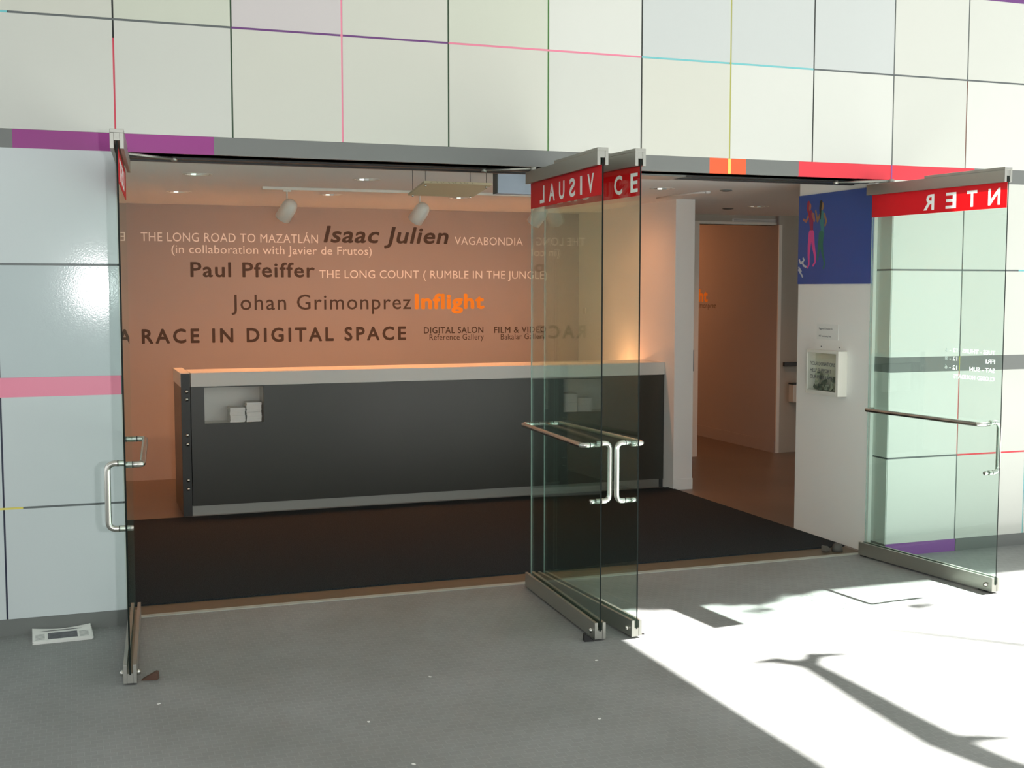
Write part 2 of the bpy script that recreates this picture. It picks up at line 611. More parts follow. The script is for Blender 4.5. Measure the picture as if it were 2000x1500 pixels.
# horizontal joints
for (xa, xb, c) in ((XL, -0.506, 'cyan'), (-0.506, 0.605, 'grey'), (0.605, 1.826, 'violet'), (1.826, 3.051, 'pink'), (3.051, 4.270, 'cyan'), (4.270, XR, 'grey')):
    strip(xa + 0.002, xb - 0.002, Z1 - GH, Z1 + GH, c, 0.012, 0.003)
strip(XL, -0.006, ZA - GH, ZA + GH, 'grey')
strip(4.911, 5.965, ZA - GH, ZA + GH, 'grey')
strip(5.965, XR, ZA - GH, ZA + GH, 'cyan')
strip(XL, -0.507, ZB - GH, ZB + GH, 'yellow')
strip(-0.507, -0.006, ZB - GH, ZB + GH, 'grey')
strip(4.911, 5.483, ZB - GH, ZB + GH, 'grey')
strip(5.483, XR, ZB - GH, ZB + GH, 'red')
# vertical joints
vj = [(0.0, Z0, 3.123, 'crimson', 0.0065), (0.0, 3.123, Z2, 'black', G), (0.605, Z0, Z2, 'dark_green', G), (1.208, Z0, Z2, 'pink', 0.0065), (1.826, Z0, Z2, 'dark_green', G),
      (2.441, Z0, Z2, 'green', 0.0055), (3.051, Z0, Z2, 'black', G), (3.664, Z0, Z2, 'olive', 0.0062), (4.270, Z0, Z2, 'black', G), (4.885, Z0, Z2, 'grey', G),
      (5.480, Z0, Z1, 'brown', G), (5.480, Z1, Z2, 'grey', G), (6.070, Z0, Z2, 'grey', G), (-0.6, ZS, ZPB, 'navy', G), (-0.6, ZPT, 2.53, 'grey', G),
      (5.480, ZS, ZB, 'grey', G), (5.480, ZB, ZPB, 'salmon', G), (5.480, ZPT, 2.53, 'grey', G), (6.070, 0.0, ZPB, 'cyan', G), (6.070, ZPT, 2.53, 'grey', G)]
for (x, za, zb, c, hw) in vj:
    strip(x - hw, x + hw, za + 0.002, zb - 0.002, c, 0.010, 0.004 if hw < 0.006 else 0.0015)

# ---- header soffit over the doors and the lobby ceiling (with holes for the recessed lamps)
hd = MB().box(-0.2, 5.1, 0.1115, 0.45, 2.535, 2.70).build('trim_3', M_SOFFIT)
tag(hd, 'dark metal door header running under the grey band', 'door header', kind=ST)
for y in (0.2, 0.36):
    box('header_track', M_BLACKMETAL, 0.02, 4.85, y, y + 0.035, 2.527, 2.536, hd)
box('cover_plate', M_GREYBAND, 2.95, 3.45, 0.17, 0.42, 2.525, 2.535, hd)

LAMPS = [(0.603, 1.98, 0), (1.803, 1.98, 0), (4.20, 1.98, 0), (0.613, 3.62, 1), (1.852, 3.49, 1), (2.975, 3.46, 1), (4.10, 3.46, 1), (6.02, 3.53, 1)]


def slab_with_holes(name, x0, x1, y0, y1, z, th, holes, m):
    bm = bmesh.new()
    edges = []

    def loop(pts):
        vs = [bm.verts.new((p[0], p[1], z)) for p in pts]
        for i in range(len(vs)):
            edges.append(bm.edges.new((vs[i], vs[(i + 1) % len(vs)])))
    loop([(x0, y0), (x1, y0), (x1, y1), (x0, y1)])
    for (hx, hy, hr) in holes:
        loop([(hx + hr * math.cos(2 * PI * k / 28), hy + hr * math.sin(2 * PI * k / 28)) for k in range(28)])
    bmesh.ops.triangle_fill(bm, use_beauty=True, use_dissolve=False, edges=edges)
    g = bmesh.ops.extrude_face_region(bm, geom=bm.faces[:])
    for e in g['geom']:
        if isinstance(e, bmesh.types.BMVert):
            e.co.z += th
    bmesh.ops.recalc_face_normals(bm, faces=bm.faces[:])
    me = bpy.data.meshes.new(name)
    bm.to_mesh(me)
    bm.free()
    me.materials.append(m)
    o = bpy.data.objects.new(name, me)
    COL.objects.link(o)
    return o


ceil = slab_with_holes('ceiling', -0.2, 9.5, 0.45, 9.0, CEIL, 0.10, [(x, y, 0.085) for x, y, _ in LAMPS], M_CEIL)
tag(ceil, 'white lobby ceiling with recessed round lamps', 'ceiling', kind=ST)

# ---- lobby walls
wall_back = box('wall_back', M_WALL_GREY, -0.2, 4.83, YB, YB + 0.15, 0, CEIL)
tag(wall_back, 'taupe lobby back wall carrying the exhibition lettering', 'wall', kind=ST)
wall_left = box('wall_left', M_WALL_WHITE, -0.2, -0.004, 0.16, YB, 0, CEIL)
tag(wall_left, 'white side wall of the lobby behind the first open glass door', 'wall', kind=ST)
wall_right = MB().box(-0.095, 0.095, 0, 6.0, 0, CEIL).box(-0.09, 0.1, -0.004, 6.0, 0, 0.10).build('wall_right', M_WALL_WHITE, None, (4.925, 2.95, 0))
tag(wall_right, 'white wall end at the end of the reception counter', 'wall', kind=ST)
pier = MB().box(0, 2.5, 0, 0.905, 0, CEIL).build('wall_pier', M_WALL_WHITE, None, (4.878, 0.16, 0))
tag(pier, 'white pier wall carrying the blue poster and donation box', 'wall', kind=ST)
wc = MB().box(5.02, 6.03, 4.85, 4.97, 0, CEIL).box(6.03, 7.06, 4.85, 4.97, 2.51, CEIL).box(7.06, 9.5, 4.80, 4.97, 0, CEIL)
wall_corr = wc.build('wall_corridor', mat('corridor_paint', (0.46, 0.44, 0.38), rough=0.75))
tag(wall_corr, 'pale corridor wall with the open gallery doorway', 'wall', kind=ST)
fr = MB().box(6.03, 6.095, 4.83, 4.98, 0, 2.51).box(7.05, 7.09, 4.785, 4.80, 0, 2.51).box(6.03, 7.09, 4.835, 4.98, 2.51, 2.54).build('trim_4', M_PLASTICW)
tag(fr, 'painted frame of the gallery doorway', 'door frame', kind=ST)
box('strike_plate', M_BLACKMETAL, 6.026, 6.040, 4.822, 4.832, 0.93, 1.16, fr)
wg = box('wall_gallery', M_WALL_GREY, 7.05, 7.06, 4.80, 9.0, 0, CEIL)
tag(wg, 'brownish gallery wall seen through the open doorway', 'wall', kind=ST)
tag(box('baseboard_gallery', M_WALL_GREY, 7.038, 7.05, 4.80, 9.0, 0, 0.13), 'low baseboard along the gallery wall', 'baseboard', kind=ST)
tag(box('wall_gallery_back', M_WALL_WHITE, 4.83, 9.5, 9.0, 9.15, 0, CEIL), 'far end wall of the gallery', 'wall', kind=ST)
tag(box('wall_corridor_end', M_WALL_WHITE, 9.5, 9.65, 0.16, 9.0, 0, CEIL), 'far end wall of the corridor', 'wall', kind=ST)

# ---- unseen roof added over the plaza: shades the left floor, leaves an open light well over the sunlit floor
rf = MB()
rf.box(-9, 6.62, -16, 0.16, ROOF, ROOF + 0.3)
roof = rf.build('ceiling_sun_shade', M_CONC)
tag(roof, 'added canopy out of view above the entrance, shading the floor beside the sunlit part', 'ceiling', kind=ST)
hi = MB().box(6.62, 16, -0.34, 0.16, 9.0, 9.3).box(6.62, 16, 0.02, 0.16, ROOF, 9.0).box(5.5, 6.62, 0.02, 0.16, ROOF + 0.3, 9.3)  # unseen ledge added high up to shade the floor near the facade
tag(hi.build('wall_shade_ledge', M_CONC), 'added upper wall with a narrow ledge, out of view, shading the floor along the entrance wall', 'wall', kind=ST)

# ================================================================== GLASS DOORS
def door(idx, hinge, free, out, word, wx, lab, closer=True, capw=0.098):
    h, f = Vector(hinge), Vector(free)
    d = f - h
    L = d.length
    root = empty('door_%d' % idx, (h.x, h.y, 0), math.atan2(d.y, d.x))
    tag(root, lab, 'glass door', kind=ST)
    T = 0.004
    # pane; material 1 = dark free edge, 2 = hinge edge painted pale as if lit
    b = MB()
    vs = [b.bm.verts.new((x, y, z)) for x in (0.03, L) for y in (-T, T) for z in (0.05, 2.47)]
    for fidx, mi in (((0, 1, 3, 2), 2), ((4, 6, 7, 5), 1), ((0, 4, 5, 1), 0), ((2, 3, 7, 6), 0), ((0, 2, 6, 4), 1), ((1, 5, 7, 3), 1)):
        b.bm.faces.new([vs[i] for i in fidx]).material_index = mi
    b.build('glass_pane', [M_GLASS, M_GLASSEDGE, M_GLASSEDGE_LIT], root)
    # rails: two side plates and a closed cap
    b = MB()
    for s in (-1, 1):
        b.box(0.0, L, s * 0.0215 - 0.0085, s * 0.0215 + 0.0085, 2.435, 2.505, 0.0015)
    b.box(0.002, L - 0.003, -0.0125, 0.0125, 2.472, 2.505)
    b.box(0.52, L, -0.030, 0.030, 2.505, 2.522, 0.0015)
    b.build('top_rail', M_ALU, root)
    b = MB()
    for s in (-1, 1):
        b.box(0.0, L, s * 0.0215 - 0.0085, s * 0.0215 + 0.0085, 0.010, 0.096, 0.0015)
    b.box(0.002, L - 0.003, -0.0125, 0.0125, 0.010, 0.055)
    br = b.build('bottom_rail', M_ALU, root)
    b = MB()
    for s in (-1, 1):
        b.lathe([(0.0, 0.016), (0.010, 0.014), (0.014, 0.006), (0.014, -0.002), (0.0, -0.002)], (L - 0.045, s * 0.031, 0.048), (0, s, 0), 16)
    b.build('rail_bolt', M_STEEL, br)
    b = MB().box(0.0, 0.05, -0.012, 0.012, 0.0, 0.012).box(L - 0.12, L - 0.03, -0.016, 0.016, 0.001, 0.012)
    b.build('floor_pivot', M_BLACKMETAL, br)
    # red vinyl band on the inner face of the glass, words cut through it
    yb = -out * (T + 0.0012)
    vb = MB().box(0.03, L - 0.002, yb - 0.0008, yb + 0.0008, 2.288, 2.436).build('vinyl_band', M_RED, root)
    if word:
        # local reading direction: outside viewer's right
        r = Vector((-1, 0, 0)) if out > 0 else Vector((1, 0, 0))
        n = r.cross(Vector((0, 0, 1)))
        for (s, a, c) in word:
            x0, x1 = (-c, -a) if out > 0 else (a, c)
            lettering(s, M_WHITEV, vb, (0, yb - n.y * 0.0012, 0), r, x0, x1, 2.311, capw, swell=0.024, depth=0.0024)
    # push bar inside, pull handle outside
    i = -out
    s0, s1 = 0.085, L - 0.085
    zb = 1.01
    b = MB().tube(bend([(s0, i * T, zb), (s0, i * 0.075, zb), (s1, i * 0.075, zb), (s1, i * T, zb)], 0.03), 0.0142)
    pb = b.build('push_bar', M_STEEL, root)
    b = MB()
    for s in (s0, s1):
        b.lathe([(0.0150, 0.0), (0.0150, 0.004)], (s, i * 0.030, zb), (0, i, 0), 16)
    b.build('collar', M_BLACK, pb)
    b = MB().tube(bend([(s1, out * T, zb + 0.008), (s1, out * 0.080, zb + 0.008), (s1, out * 0.080, 0.715), (s1, out * T, 0.715)], 0.035), 0.0142)
    ph = b.build('pull_handle', M_STEEL, root)
    b = MB().lathe([(0.0, 0.026), (0.010, 0.026), (0.0125, 0.024), (0.0125, 0.0), (0.0, 0.0)], (s1, i * T, 0.715), (0, i, 0), 16)
    b.build('bolt_cap', M_STEEL, ph)
    b = MB()
    for z in (zb + 0.008, 0.715):
        b.lathe([(0.0150, 0.0), (0.0150, 0.004)], (s1, out * 0.030, z), (0, out, 0), 16)
    b.build('collar', M_BLACK, ph)
    return root, L


def spread(word, a, b, capw):
    return [(word, a, b)]


d1, L1 = door(1, (0.045, 0.10), (-0.033, -1.06), -1, None, None, 'open glass door hinged beside the pink banded wall, seen edge on')
d2, L2 = door(2, (2.343, 0.040), (2.283, -1.146), +1, [('V', 0.984, 1.078), ('I', 0.874, 0.904), ('S', 0.705, 0.797), ('U', 0.537, 0.627), ('A', 0.363, 0.466), ('L', 0.201, 0.283)], None, 'open glass door with a red band of mirrored letters reading VISUAL')
d3, L3 = door(3, (2.420, 0.030), (2.483, -1.165), -1, [('ARTS', 0.05, 0.62), ('C', 0.902, 0.992), ('E', 1.083, 1.160)], None, 'open glass door whose red band ends in the letters C E')
d4, L4 = door(4, (4.790, 0.100), (4.906, -1.050), +1, [('N', 1.015, 1.105), ('T', 0.85, 0.93), ('E', 0.68, 0.765), ('R', 0.495, 0.585)], None, 'open glass door beside the blue poster with mirrored letters NTER')
# LIST on the first door (outside face)
vb1 = [c for c in d1.children if c.name.startswith('vinyl_band')][0]
lettering('LIST', M_WHITEV, vb1, (0, (0.004 + 0.0012) + 0.0012, 0), (1, 0, 0), 0.35, 1.05, 2.311, 0.098, swell=0.024, depth=0.0024)
# the letters are cut out of the red film
dg = bpy.context.evaluated_depsgraph_get
for d_ in (d1, d2, d3, d4):
    band = [c for c in d_.children if c.name.startswith('vinyl_band')][0]
    for ch in band.children:
        md_ = band.modifiers.new('cut', 'BOOLEAN')
        md_.operation = 'DIFFERENCE'
        md_.solver = 'EXACT'
        md_.object = ch
    g_ = dg()
    g_.update()
    me_ = bpy.data.meshes.new_from_object(band.evaluated_get(g_))
    band.modifiers.clear()
    if len(me_.polygons) > 6:
        me_.name = 'vinyl_band'
        me_.materials.clear()
        me_.materials.append(M_RED)
        for p_ in me_.polygons:
            p_.material_index = 0
        band.data = me_
# opening hours in small white vinyl on the fourth door's glass
hr = (-1, 0, 0)
yh = 0.004
for (s, a, c, z, cap) in (('TUES - THURS', 0.84, 1.095, 1.424, 0.020), ('12 - 6', 0.70, 0.80, 1.426, 0.020),
                          ('FRI', 1.025, 1.095, 1.370, 0.020), ('12 - 8', 0.70, 0.80, 1.374, 0.020),
                          ('SAT - SUN', 0.90, 1.095, 1.318, 0.020), ('12 - 6', 0.70, 0.80, 1.320, 0.020),
                          ('CLOSED HOLIDAYS', 0.775, 1.095, 1.266, 0.020)):
    lettering(s, M_WHITEV, d4, (0, yh, 0), hr, -c, -a, z, cap * 1.25, swell=0.012, depth=0.0008, name='hours_lettering')


def closer(root, pts, lab):
    b = MB().tube([Vector(p) for p in pts], 0.009, 8)
    o = b.build('closer_arm', M_ALU, root)
    return o


def arm(root, a, c):
    mi = root.matrix_basis.inverted()
    p, q = mi @ Vector(a), mi @ Vector(c)
    b = MB().tube([p, q], 0.008, 8)
    b.lathe([(0.0, 0.012), (0.016, 0.012), (0.016, -0.012), (0.0, -0.012)], p, (0, 0, 1), 14)
    b.lathe([(0.0, 0.012), (0.016, 0.012), (0.016, -0.012), (0.0, -0.012)], q, (0, 0, 1), 14)
    b.build('closer_arm', M_ALU, root)


for r_, a_, c_ in ((d1, (0.033, -0.10, 2.516), (0.30, 0.07, 2.513)), (d2, (2.325, -0.06, 2.516), (2.07, 0.09, 2.513)), (d3, (2.43, -0.10, 2.516), (2.72, 0.08, 2.513)), (d4, (4.81, -0.10, 2.516), (4.50, 0.07, 2.513))):
    arm(r_, a_, c_)

# ================================================================== LETTERING ON THE BACK WALL
LW = [
    ('THE LONG ROAD TO MAZATL\u00c1N', M_WHITEP, 0.383, 2.050, 2.262, 0.082, 0.0, 0, 1.05, 'white capital lettering on the top line'),
    ('Isaac Julien', M_DARKVINYL, 2.105, 3.388, 2.270, 0.164, 0.020, 0.2, 1.06, 'bold italic dark lettering on the top line'),
    ('VAGABONDIA', M_WHITEP, 3.454, 4.196, 2.265, 0.080, 0.0, 0, 1.05, 'white capital lettering at the end of the top line'),
    ('(in collaboration with Javier de Frutos)', M_WHITEP, 0.658, 2.588, 2.152, 0.078, 0.0, 0, 1.03, 'small white lettering under the top line'),
    ('Paul Pfeiffer', M_DARKVINYL, 0.827, 2.015, 1.927, 0.143, 0.018, 0, 1.10, 'bold dark lettering on the second line'),
    ('THE LONG COUNT ( RUMBLE IN THE JUNGLE)', M_WHITEP, 2.060, 4.470, 1.921, 0.078, 0.0, 0, 1.05, 'white capital lettering on the second line'),
    ('Johan Grimonprez', M_DARKVINYL, 1.204, 2.990, 1.612, 0.146, 0.004, 0, 1.12, 'light dark lettering on the third line'),
    ('Inflight', M_ORANGEV, 3.028, 3.772, 1.610, 0.156, 0.034, 0, 1.06, 'heavy orange lettering'),
    ('RACE IN DIGITAL SPACE', M_DARKVINYL, 0.370, 2.935, 1.299, 0.138, 0.028, 0, 1.32, 'bold dark capitals on the fourth line'),
    ('DIGITAL SALON', M_DARKVINYL, 3.123, 3.761, 1.361, 0.064, 0.014, 0, 1.08, 'small dark capitals'),
    ('Reference Gallery', M_DARKVINYL, 3.182, 3.766, 1.293, 0.058, 0.0, 0, 1.04, 'small brown lettering'),
    ('FILM & VIDEO', M_DARKVINYL, 3.879, 4.460, 1.357, 0.064, 0.014, 0, 1.08, 'small dark capitals at the end'),
    ('Bakalar Gallery', M_DARKVINYL, 3.952, 4.450, 1.289, 0.058, 0.0, 0, 1.04, 'small brown lettering at the end'),
]
# children of the wall use its local frame
wb0 = wall_back.location
for (s, m, a, c, z, cap, bold, shear, sp, lab) in LW:
    lettering(s, m, wall_back, (-wb0.x, -0.075, 0), (1, 0, 0), a, c, z, cap, bold, shear, sp, 0.0006, label=lab)
wg0 = wg.location
lettering('Inflight', M_ORANGEV, wg, (-0.005, -wg0.y, 0), (0, -1, 0), -7.11, -6.355, 1.655, 0.156, 0.034, 0, 1.06, 0.0004, label='orange lettering')
lettering('Johan Grimonprez', M_DARKVINYL, wg, (-0.005, -wg0.y, 0), (0, -1, 0), -7.00, -6.155, 1.583, 0.062, 0.0, 0, 1.1, 0.0004, label='small dark lettering')

# ================================================================== ENTRANCE MAT
em = box('entrance_mat', M_MAT, 0.03, 4.845, 0.374, 3.05, 0.0, 0.012)
tag(em, 'large black entrance mat filling the lobby floor before the counter', 'mat')

# ================================================================== RECEPTION COUNTER
ct = empty('reception_counter', (2.70, 3.14, 0))
tag(ct, 'long dark grey reception counter with a white top in the lobby', 'counter')
CX = 2.70


def cb(name, m, x0, x1, y0, y1, z0, z1, bev=0.0, parent=None, label=None):
    o = MB().box(x0 - CX, x1 - CX, y0 - 3.14, y1 - 3.14, z0, z1, bev).build(name, m, parent or ct)
    if label:
        o['label'] = label
    return o


CT = 1.148
fp = MB()
for (x0, x1, z0, z1) in ((0.632, 0.735, 0.078, 1.035), (1.205, 4.825, 0.078, 1.035), (0.735, 1.205, 0.078, 0.737), (0.735, 1.205, 1.028, 1.035)):
    fp.box(x0 - CX, x1 - CX, 0.0, 0.02, z0, z1)
fp.build('front_panel', M_COUNTER, ct)
nb = MB()
nb.box(0.735 - CX, 1.205 - CX, 0.235, 0.25, 0.73, 1.035).box(0.722 - CX, 0.735 - CX, 0.02, 0.25, 0.73, 1.035).box(1.205 - CX, 1.218 - CX, 0.02, 0.25, 0.73, 1.035)
nb.box(0.735 - CX, 1.205 - CX, 0.004, 0.25, 0.724, 0.737).box(0.735 - CX, 1.205 - CX, 0.02, 0.25, 1.028, 1.04)
nb.build('niche', M_TOP, ct)['label'] = 'white lined niche'
cb('counter_top', M_TOP, 0.632, 4.828, -0.0 + 3.13, 3.60, 1.037, CT, 0.002)
cb('end_top', M_TOP, 0.552, 0.628, 3.14, 3.86, 1.037, CT, 0.002)
ep = cb('end_post', M_COUNTERSIDE, 0.556, 0.626, 3.131, 3.17, 0.0, 1.143, 0.001)
for z in (1.001, 0.939, 0.653, 0.579, 0.290, 0.220):
    MB().lathe([(0.0, 0.012), (0.011, 0.010), (0.016, 0.0), (0.0, 0.0)], (0.599 - CX, -0.009, z), (0, -1, 0), 14).build('bolt', M_STEEL, ep)
cb('end_panel', M_COUNTER, 0.556, 0.574, 3.17, 3.85, 0.0, 1.035)
cb('toe_kick', M_ALU, 0.626, 4.79, 3.158, 3.18, 0.0, 0.078, label='pale metal toe strip')
cb('corner_post', M_COUNTERSIDE, 4.79, 4.826, 3.15, 3.19, 0.0, 0.078)
cb('work_surface', M_TOP, 0.60, 4.828, 3.60, 4.30, 0.72, 0.76)
cb('back_panel', M_COUNTER, 0.60, 4.828, 3.585, 3.60, 0.0, 1.037)
cb('desk_leg', M_COUNTER, 0.60, 0.63, 3.60, 4.28, 0.0, 0.72)
cb('desk_leg', M_COUNTER, 4.79, 4.82, 3.60, 4.28, 0.0, 0.72)

cb('lamp_shelf', M_COUNTER, 0.66, 4.80, 3.60, 3.80, 1.015, 1.035)
us = cb('shelf_lamp', M_BULB_ON, 0.75, 4.75, 3.70, 3.74, 1.000, 1.012, label='warm strip lamp under the shelf behind the counter')
for k in range(4):
    ld = bpy.data.lights.new('lamp_light', 'AREA')
    ld.shape = 'RECTANGLE'
    ld.size, ld.size_y = 0.95, 0.05
    ld.energy = (5, 6, 9, 20)[k]
    ld.color = WARM
    lo = bpy.data.objects.new('lamp_light', ld)
    COL.objects.link(lo)
    lo.parent = us
    lo.location = (0.75 + 0.5 + k * 1.0 - CX, 3.72 - 3.14, 0.995)

dl = empty('desk_lamp', (4.56, 3.88, 0.7605))
tag(dl, 'small warm desk lamp behind the counter close to the lobby side wall', 'desk lamp')
MB().lathe([(0.0, 0.0), (0.06, 0.0), (0.06, 0.012), (0.02, 0.018), (0.0, 0.018)], (0, 0, 0), (0, 0, 1), 24).build('base', M_BLACKMETAL, dl)
MB().tube([(0, 0, 0.016), (0, 0, 0.235)], 0.006, 10).build('stem', M_STEEL, dl)
MB().lathe([(0.012, 0.23), (0.035, 0.25), (0.055, 0.305), (0.053, 0.306), (0.033, 0.253), (0.010, 0.235)], (0, 0, 0), (0, 0, 1), 24).build('lamp_shade', M_PLASTICW, dl)
MB().lathe([(0.0, 0.245), (0.018, 0.258), (0.022, 0.275), (0.0, 0.295)], (0, 0, 0), (0, 0, 1), 16).build('bulb', M_BULB_ON, dl)
ld = bpy.data.lights.new('lamp_light', 'POINT')
ld.energy = 4.5
ld.color = WARM
ld.shadow_soft_size = 0.02
lo = bpy.data.objects.new('lamp_light', ld)
COL.objects.link(lo)
lo.parent = dl
lo.location = (0, 0, 0.315)

# pamphlets in the niche: two stacks, each one its own thing
proto = None
for (x0, x1, n, nm) in ((0.936, 1.062, 15, 'shorter'), (1.070, 1.192, 20, 'taller')):
    z = 0.7385
    for k in range(n):
        t = 0.0078
        if k == n // 2:
            z += 0.0015
        if proto is None:
            p = MB().box(-0.060, 0.060, -0.085, 0.085, 0, 0.0074, 0.001).build('pamphlet', M_PAPER)
            proto = p
        else:
            p = proto.copy()
            COL.objects.link(p)
        p.location = ((x0 + x1) / 2 + random.uniform(-0.003, 0.003), 3.255 + random.uniform(-0.003, 0.003), z)
        p.rotation_euler = (0, 0, random.uniform(-0.01, 0.01))
        z += t
        which = 'topmost' if k == n - 1 else ('bottom' if k == 0 else None)
        if which:
            tag(p, 'white pamphlet, %s of the %s stack in the counter niche' % (which, nm), 'pamphlet', 'pamphlets in the counter niche')
        else:
            tag(p, 'white pamphlet inside the %s stack in the counter niche' % nm, 'pamphlet', 'pamphlets inside the %s stack in the niche' % nm)

# ================================================================== LAMPS
def downlight(x, y, on):
    root = empty('recessed_ceiling_light', (x, y, CEIL))
    MB().lathe([(0.084, 0.0), (0.084, -0.003), (0.100, -0.004), (0.102, 0.0)], (0, 0, 0), (0, 0, 1), 32).build('trim_ring', M_PLASTICW, root)
    MB().lathe([(0.0835, -0.001), (0.078, 0.02), (0.060, 0.060), (0.030, 0.080), (0.0, 0.084)], (0, 0, 0), (0, 0, 1), 14).flat().build('reflector', M_REFL, root)
    MB().lathe([(0.0, 0.022), (0.016, 0.026), (0.024, 0.038), (0.022, 0.055), (0.012, 0.075)], (0, 0, 0), (0, 0, 1), 18).build('bulb', M_BULB_ON if on else M_BULB_OFF, root)
    return root


labs = ['unlit recessed ceiling lamp near the purple band end of the header', 'unlit recessed ceiling lamp nearest the hanging acrylic sheet', 'recessed ceiling lamp beside the open glass door with letters C E',
        'warmly lit recessed ceiling lamp nearest the lobby side wall', 'lit recessed ceiling lamp between the first two track spotlights', 'lit recessed ceiling lamp beyond the middle track spotlight',
        'lit recessed ceiling lamp behind the red bands of the open doors', 'lit recessed ceiling lamp over the corridor near the poster pier']
for (x, y, on), lab in zip(LAMPS, labs):
    r_ = downlight(x, y, on)
    tag(r_, lab, 'ceiling light', 'recessed ceiling lights')
    if on:
        ld = bpy.data.lights.new('lamp_light', 'SPOT')
        ld.energy = 82 if x < 3.5 else (20 if x < 5 else 52)
        ld.color = WARM
        ld.spot_size = math.radians(178 if 3.5 < x < 5 else 130)
        ld.spot_blend = 1.0
        ld.shadow_soft_size = 0.04
        lo = bpy.data.objects.new('lamp_light', ld)
        COL.objects.link(lo)
        lo.parent = r_
        lo.location = (0, 0, -0.004)

tk = MB().box(-1.40, 1.40, -0.018, 0.018, -0.022, 0.0, 0.002).build('lighting_track', M_PLASTICW, None, (2.58, 2.87, CEIL))
tag(tk, 'white lighting track fixed under the lobby ceiling', 'light track')


def spot(x, lab):
    root = empty('track_spotlight', (x, 2.87, CEIL - 0.022))
    MB().tube([(0, 0, -0.002), (0, 0, -0.075)], 0.006, 10).box(-0.03, 0.03, -0.014, 0.014, -0.014, 0.0, 0.002).build('stem', M_PLASTICW, root)
    ax = Vector((-0.40, 0.50, -0.77)).normalized()
    top = Vector((0.035, -0.035, -0.092))
    MB().lathe([(0.0, -0.012), (0.022, -0.009), (0.042, 0.003), (0.055, 0.022), (0.061, 0.048), (0.062, 0.07), (0.062, 0.165), (0.058, 0.167), (0.056, 0.14), (0.040, 0.08), (0.0, 0.07)], top, ax, 30).build('lamp_can', M_PLASTICW, root)
    MB().lathe([(0.0, 0.155), (0.03, 0.15), (0.052, 0.135), (0.03, 0.11), (0.0, 0.10)], top, ax, 24).build('bulb', M_BULB_ON, root)
    tag(root, lab, 'spotlight', 'track spotlights')
    ld = bpy.data.lights.new('lamp_light', 'SPOT')
    ld.energy = 36
    ld.color = WARM
    ld.spot_size = math.radians(95)
    ld.spot_blend = 0.9
    ld.shadow_soft_size = 0.05
    lo = bpy.data.objects.new('lamp_light', ld)
    COL.objects.link(lo)
    lo.parent = root
    lo.location = top + ax * 0.18
    lo.rotation_euler = (-Vector((-0.15, 0.9, -0.55))).to_track_quat('Z', 'Y').to_euler()
    return root


spot(1.372, 'white track spotlight at the free end of the track')
spot(2.452, 'white track spotlight just behind the hanging acrylic sheet')
spot(3.49, 'white track spotlight seen through the mirrored VISUAL door')

gl_ = bpy.data.lights.new('gallery_lamp_light', 'POINT')
gl_.energy = 26
gl_.color = WARM
gl_.shadow_soft_size = 0.15
go = bpy.data.objects.new('gallery_lamp_light', gl_)
COL.objects.link(go)
go.location = (5.9, 7.6, 2.3)

# ceiling details
for (x, y, r, lab) in ((4.744, 1.925, 0.05, 'small round smoke detector on the ceiling above the wall end'), (5.90, 3.90, 0.055, 'small round ceiling vent over the corridor before the gallery doorway')):
    o = MB().lathe([(r, 0.0), (r, -0.006), (r * 0.5, -0.013), (0.0, -0.014)], (0, 0, 0), (0, 0, 1), 24).build('smoke_detector' if r < 0.052 else 'ceiling_vent', M_GREYBAND, None, (x, y, CEIL))
    tag(o, lab, 'smoke detector' if r < 0.052 else 'vent')
o = MB().tube([(4.585, 2.84, CEIL - 0.008), (4.60, 2.22, CEIL - 0.008), (4.66, 2.10, CEIL - 0.008)], 0.008, 10)
o.lathe([(0.022, 0.0), (0.022, -0.018), (0.0, -0.020)], (4.67, 2.09, CEIL), (0, 0, 1), 16)
tag(o.build('ceiling_conduit', M_CEIL), 'thin painted conduit across the ceiling by the wall end', 'conduit')

# hanging acrylic sheet
sg = empty('hanging_acrylic_sheet', (2.06, 0.75, CEIL))
tag(sg, 'clear acrylic sheet hung on four cables below the door header', 'hanging sign')
M_ACR = mat('amber_acrylic', srgb(186, 174, 142), rough=0.35, spec=0.6)
yn, yf = 0.60 - 0.75, 0.95 - 0.75
zn, zf = 2.487 - CEIL, 2.434 - CEIL
b = MB()
pts = [(1.846 - 2.06, yn, zn), (2.298 - 2.06, yn, zn), (2.279 - 2.06, yf, zf), (1.838 - 2.06, yf, zf)]
v0 = [b.bm.verts.new(p) for p in pts]
v1 = [b.bm.verts.new((p[0], p[1], p[2] - 0.013)) for p in pts]
b.bm.faces.new(v0); b.bm.faces.new(v1[::-1])
for k in range(4):
    b.bm.faces.new((v0[k], v0[(k + 1) % 4], v1[(k + 1) % 4], v1[k]))
sheet = b.build('acrylic_panel', M_ACR, sg)
# scratched strokes along the near edge
b = MB()
xx = -0.16
for k in range(11):
    s = 0.010 * (1 if k % 3 else -1)
    b.tube([(xx, yn - 0.001, zn - 0.002), (xx + s, yn - 0.001, zn - 0.011)], 0.0009, 5)
    xx += 0.026
b.build('etched_lettering', M_BLACKMETAL, sheet)
for (x, y, z) in ((1.866 - 2.06, yn + 0.035, zn - 0.006), (2.268 - 2.06, yn + 0.035, zn - 0.006), (1.862 - 2.06, yf - 0.025, zf + 0.003), (2.254 - 2.06, yf - 0.025, zf + 0.003)):
    c = MB().tube([(x, y, z), (x, y, -0.001)], 0.0018, 6).build('cable', M_BLACKMETAL, sg)
    MB().lathe([(0.0, -0.026), (0.006, -0.024), (0.008, -0.018), (0.006, -0.012), (0.0, -0.010)], (x, y, z), (0, 0, 1), 12).build('cable_bead', M_STEEL, c)

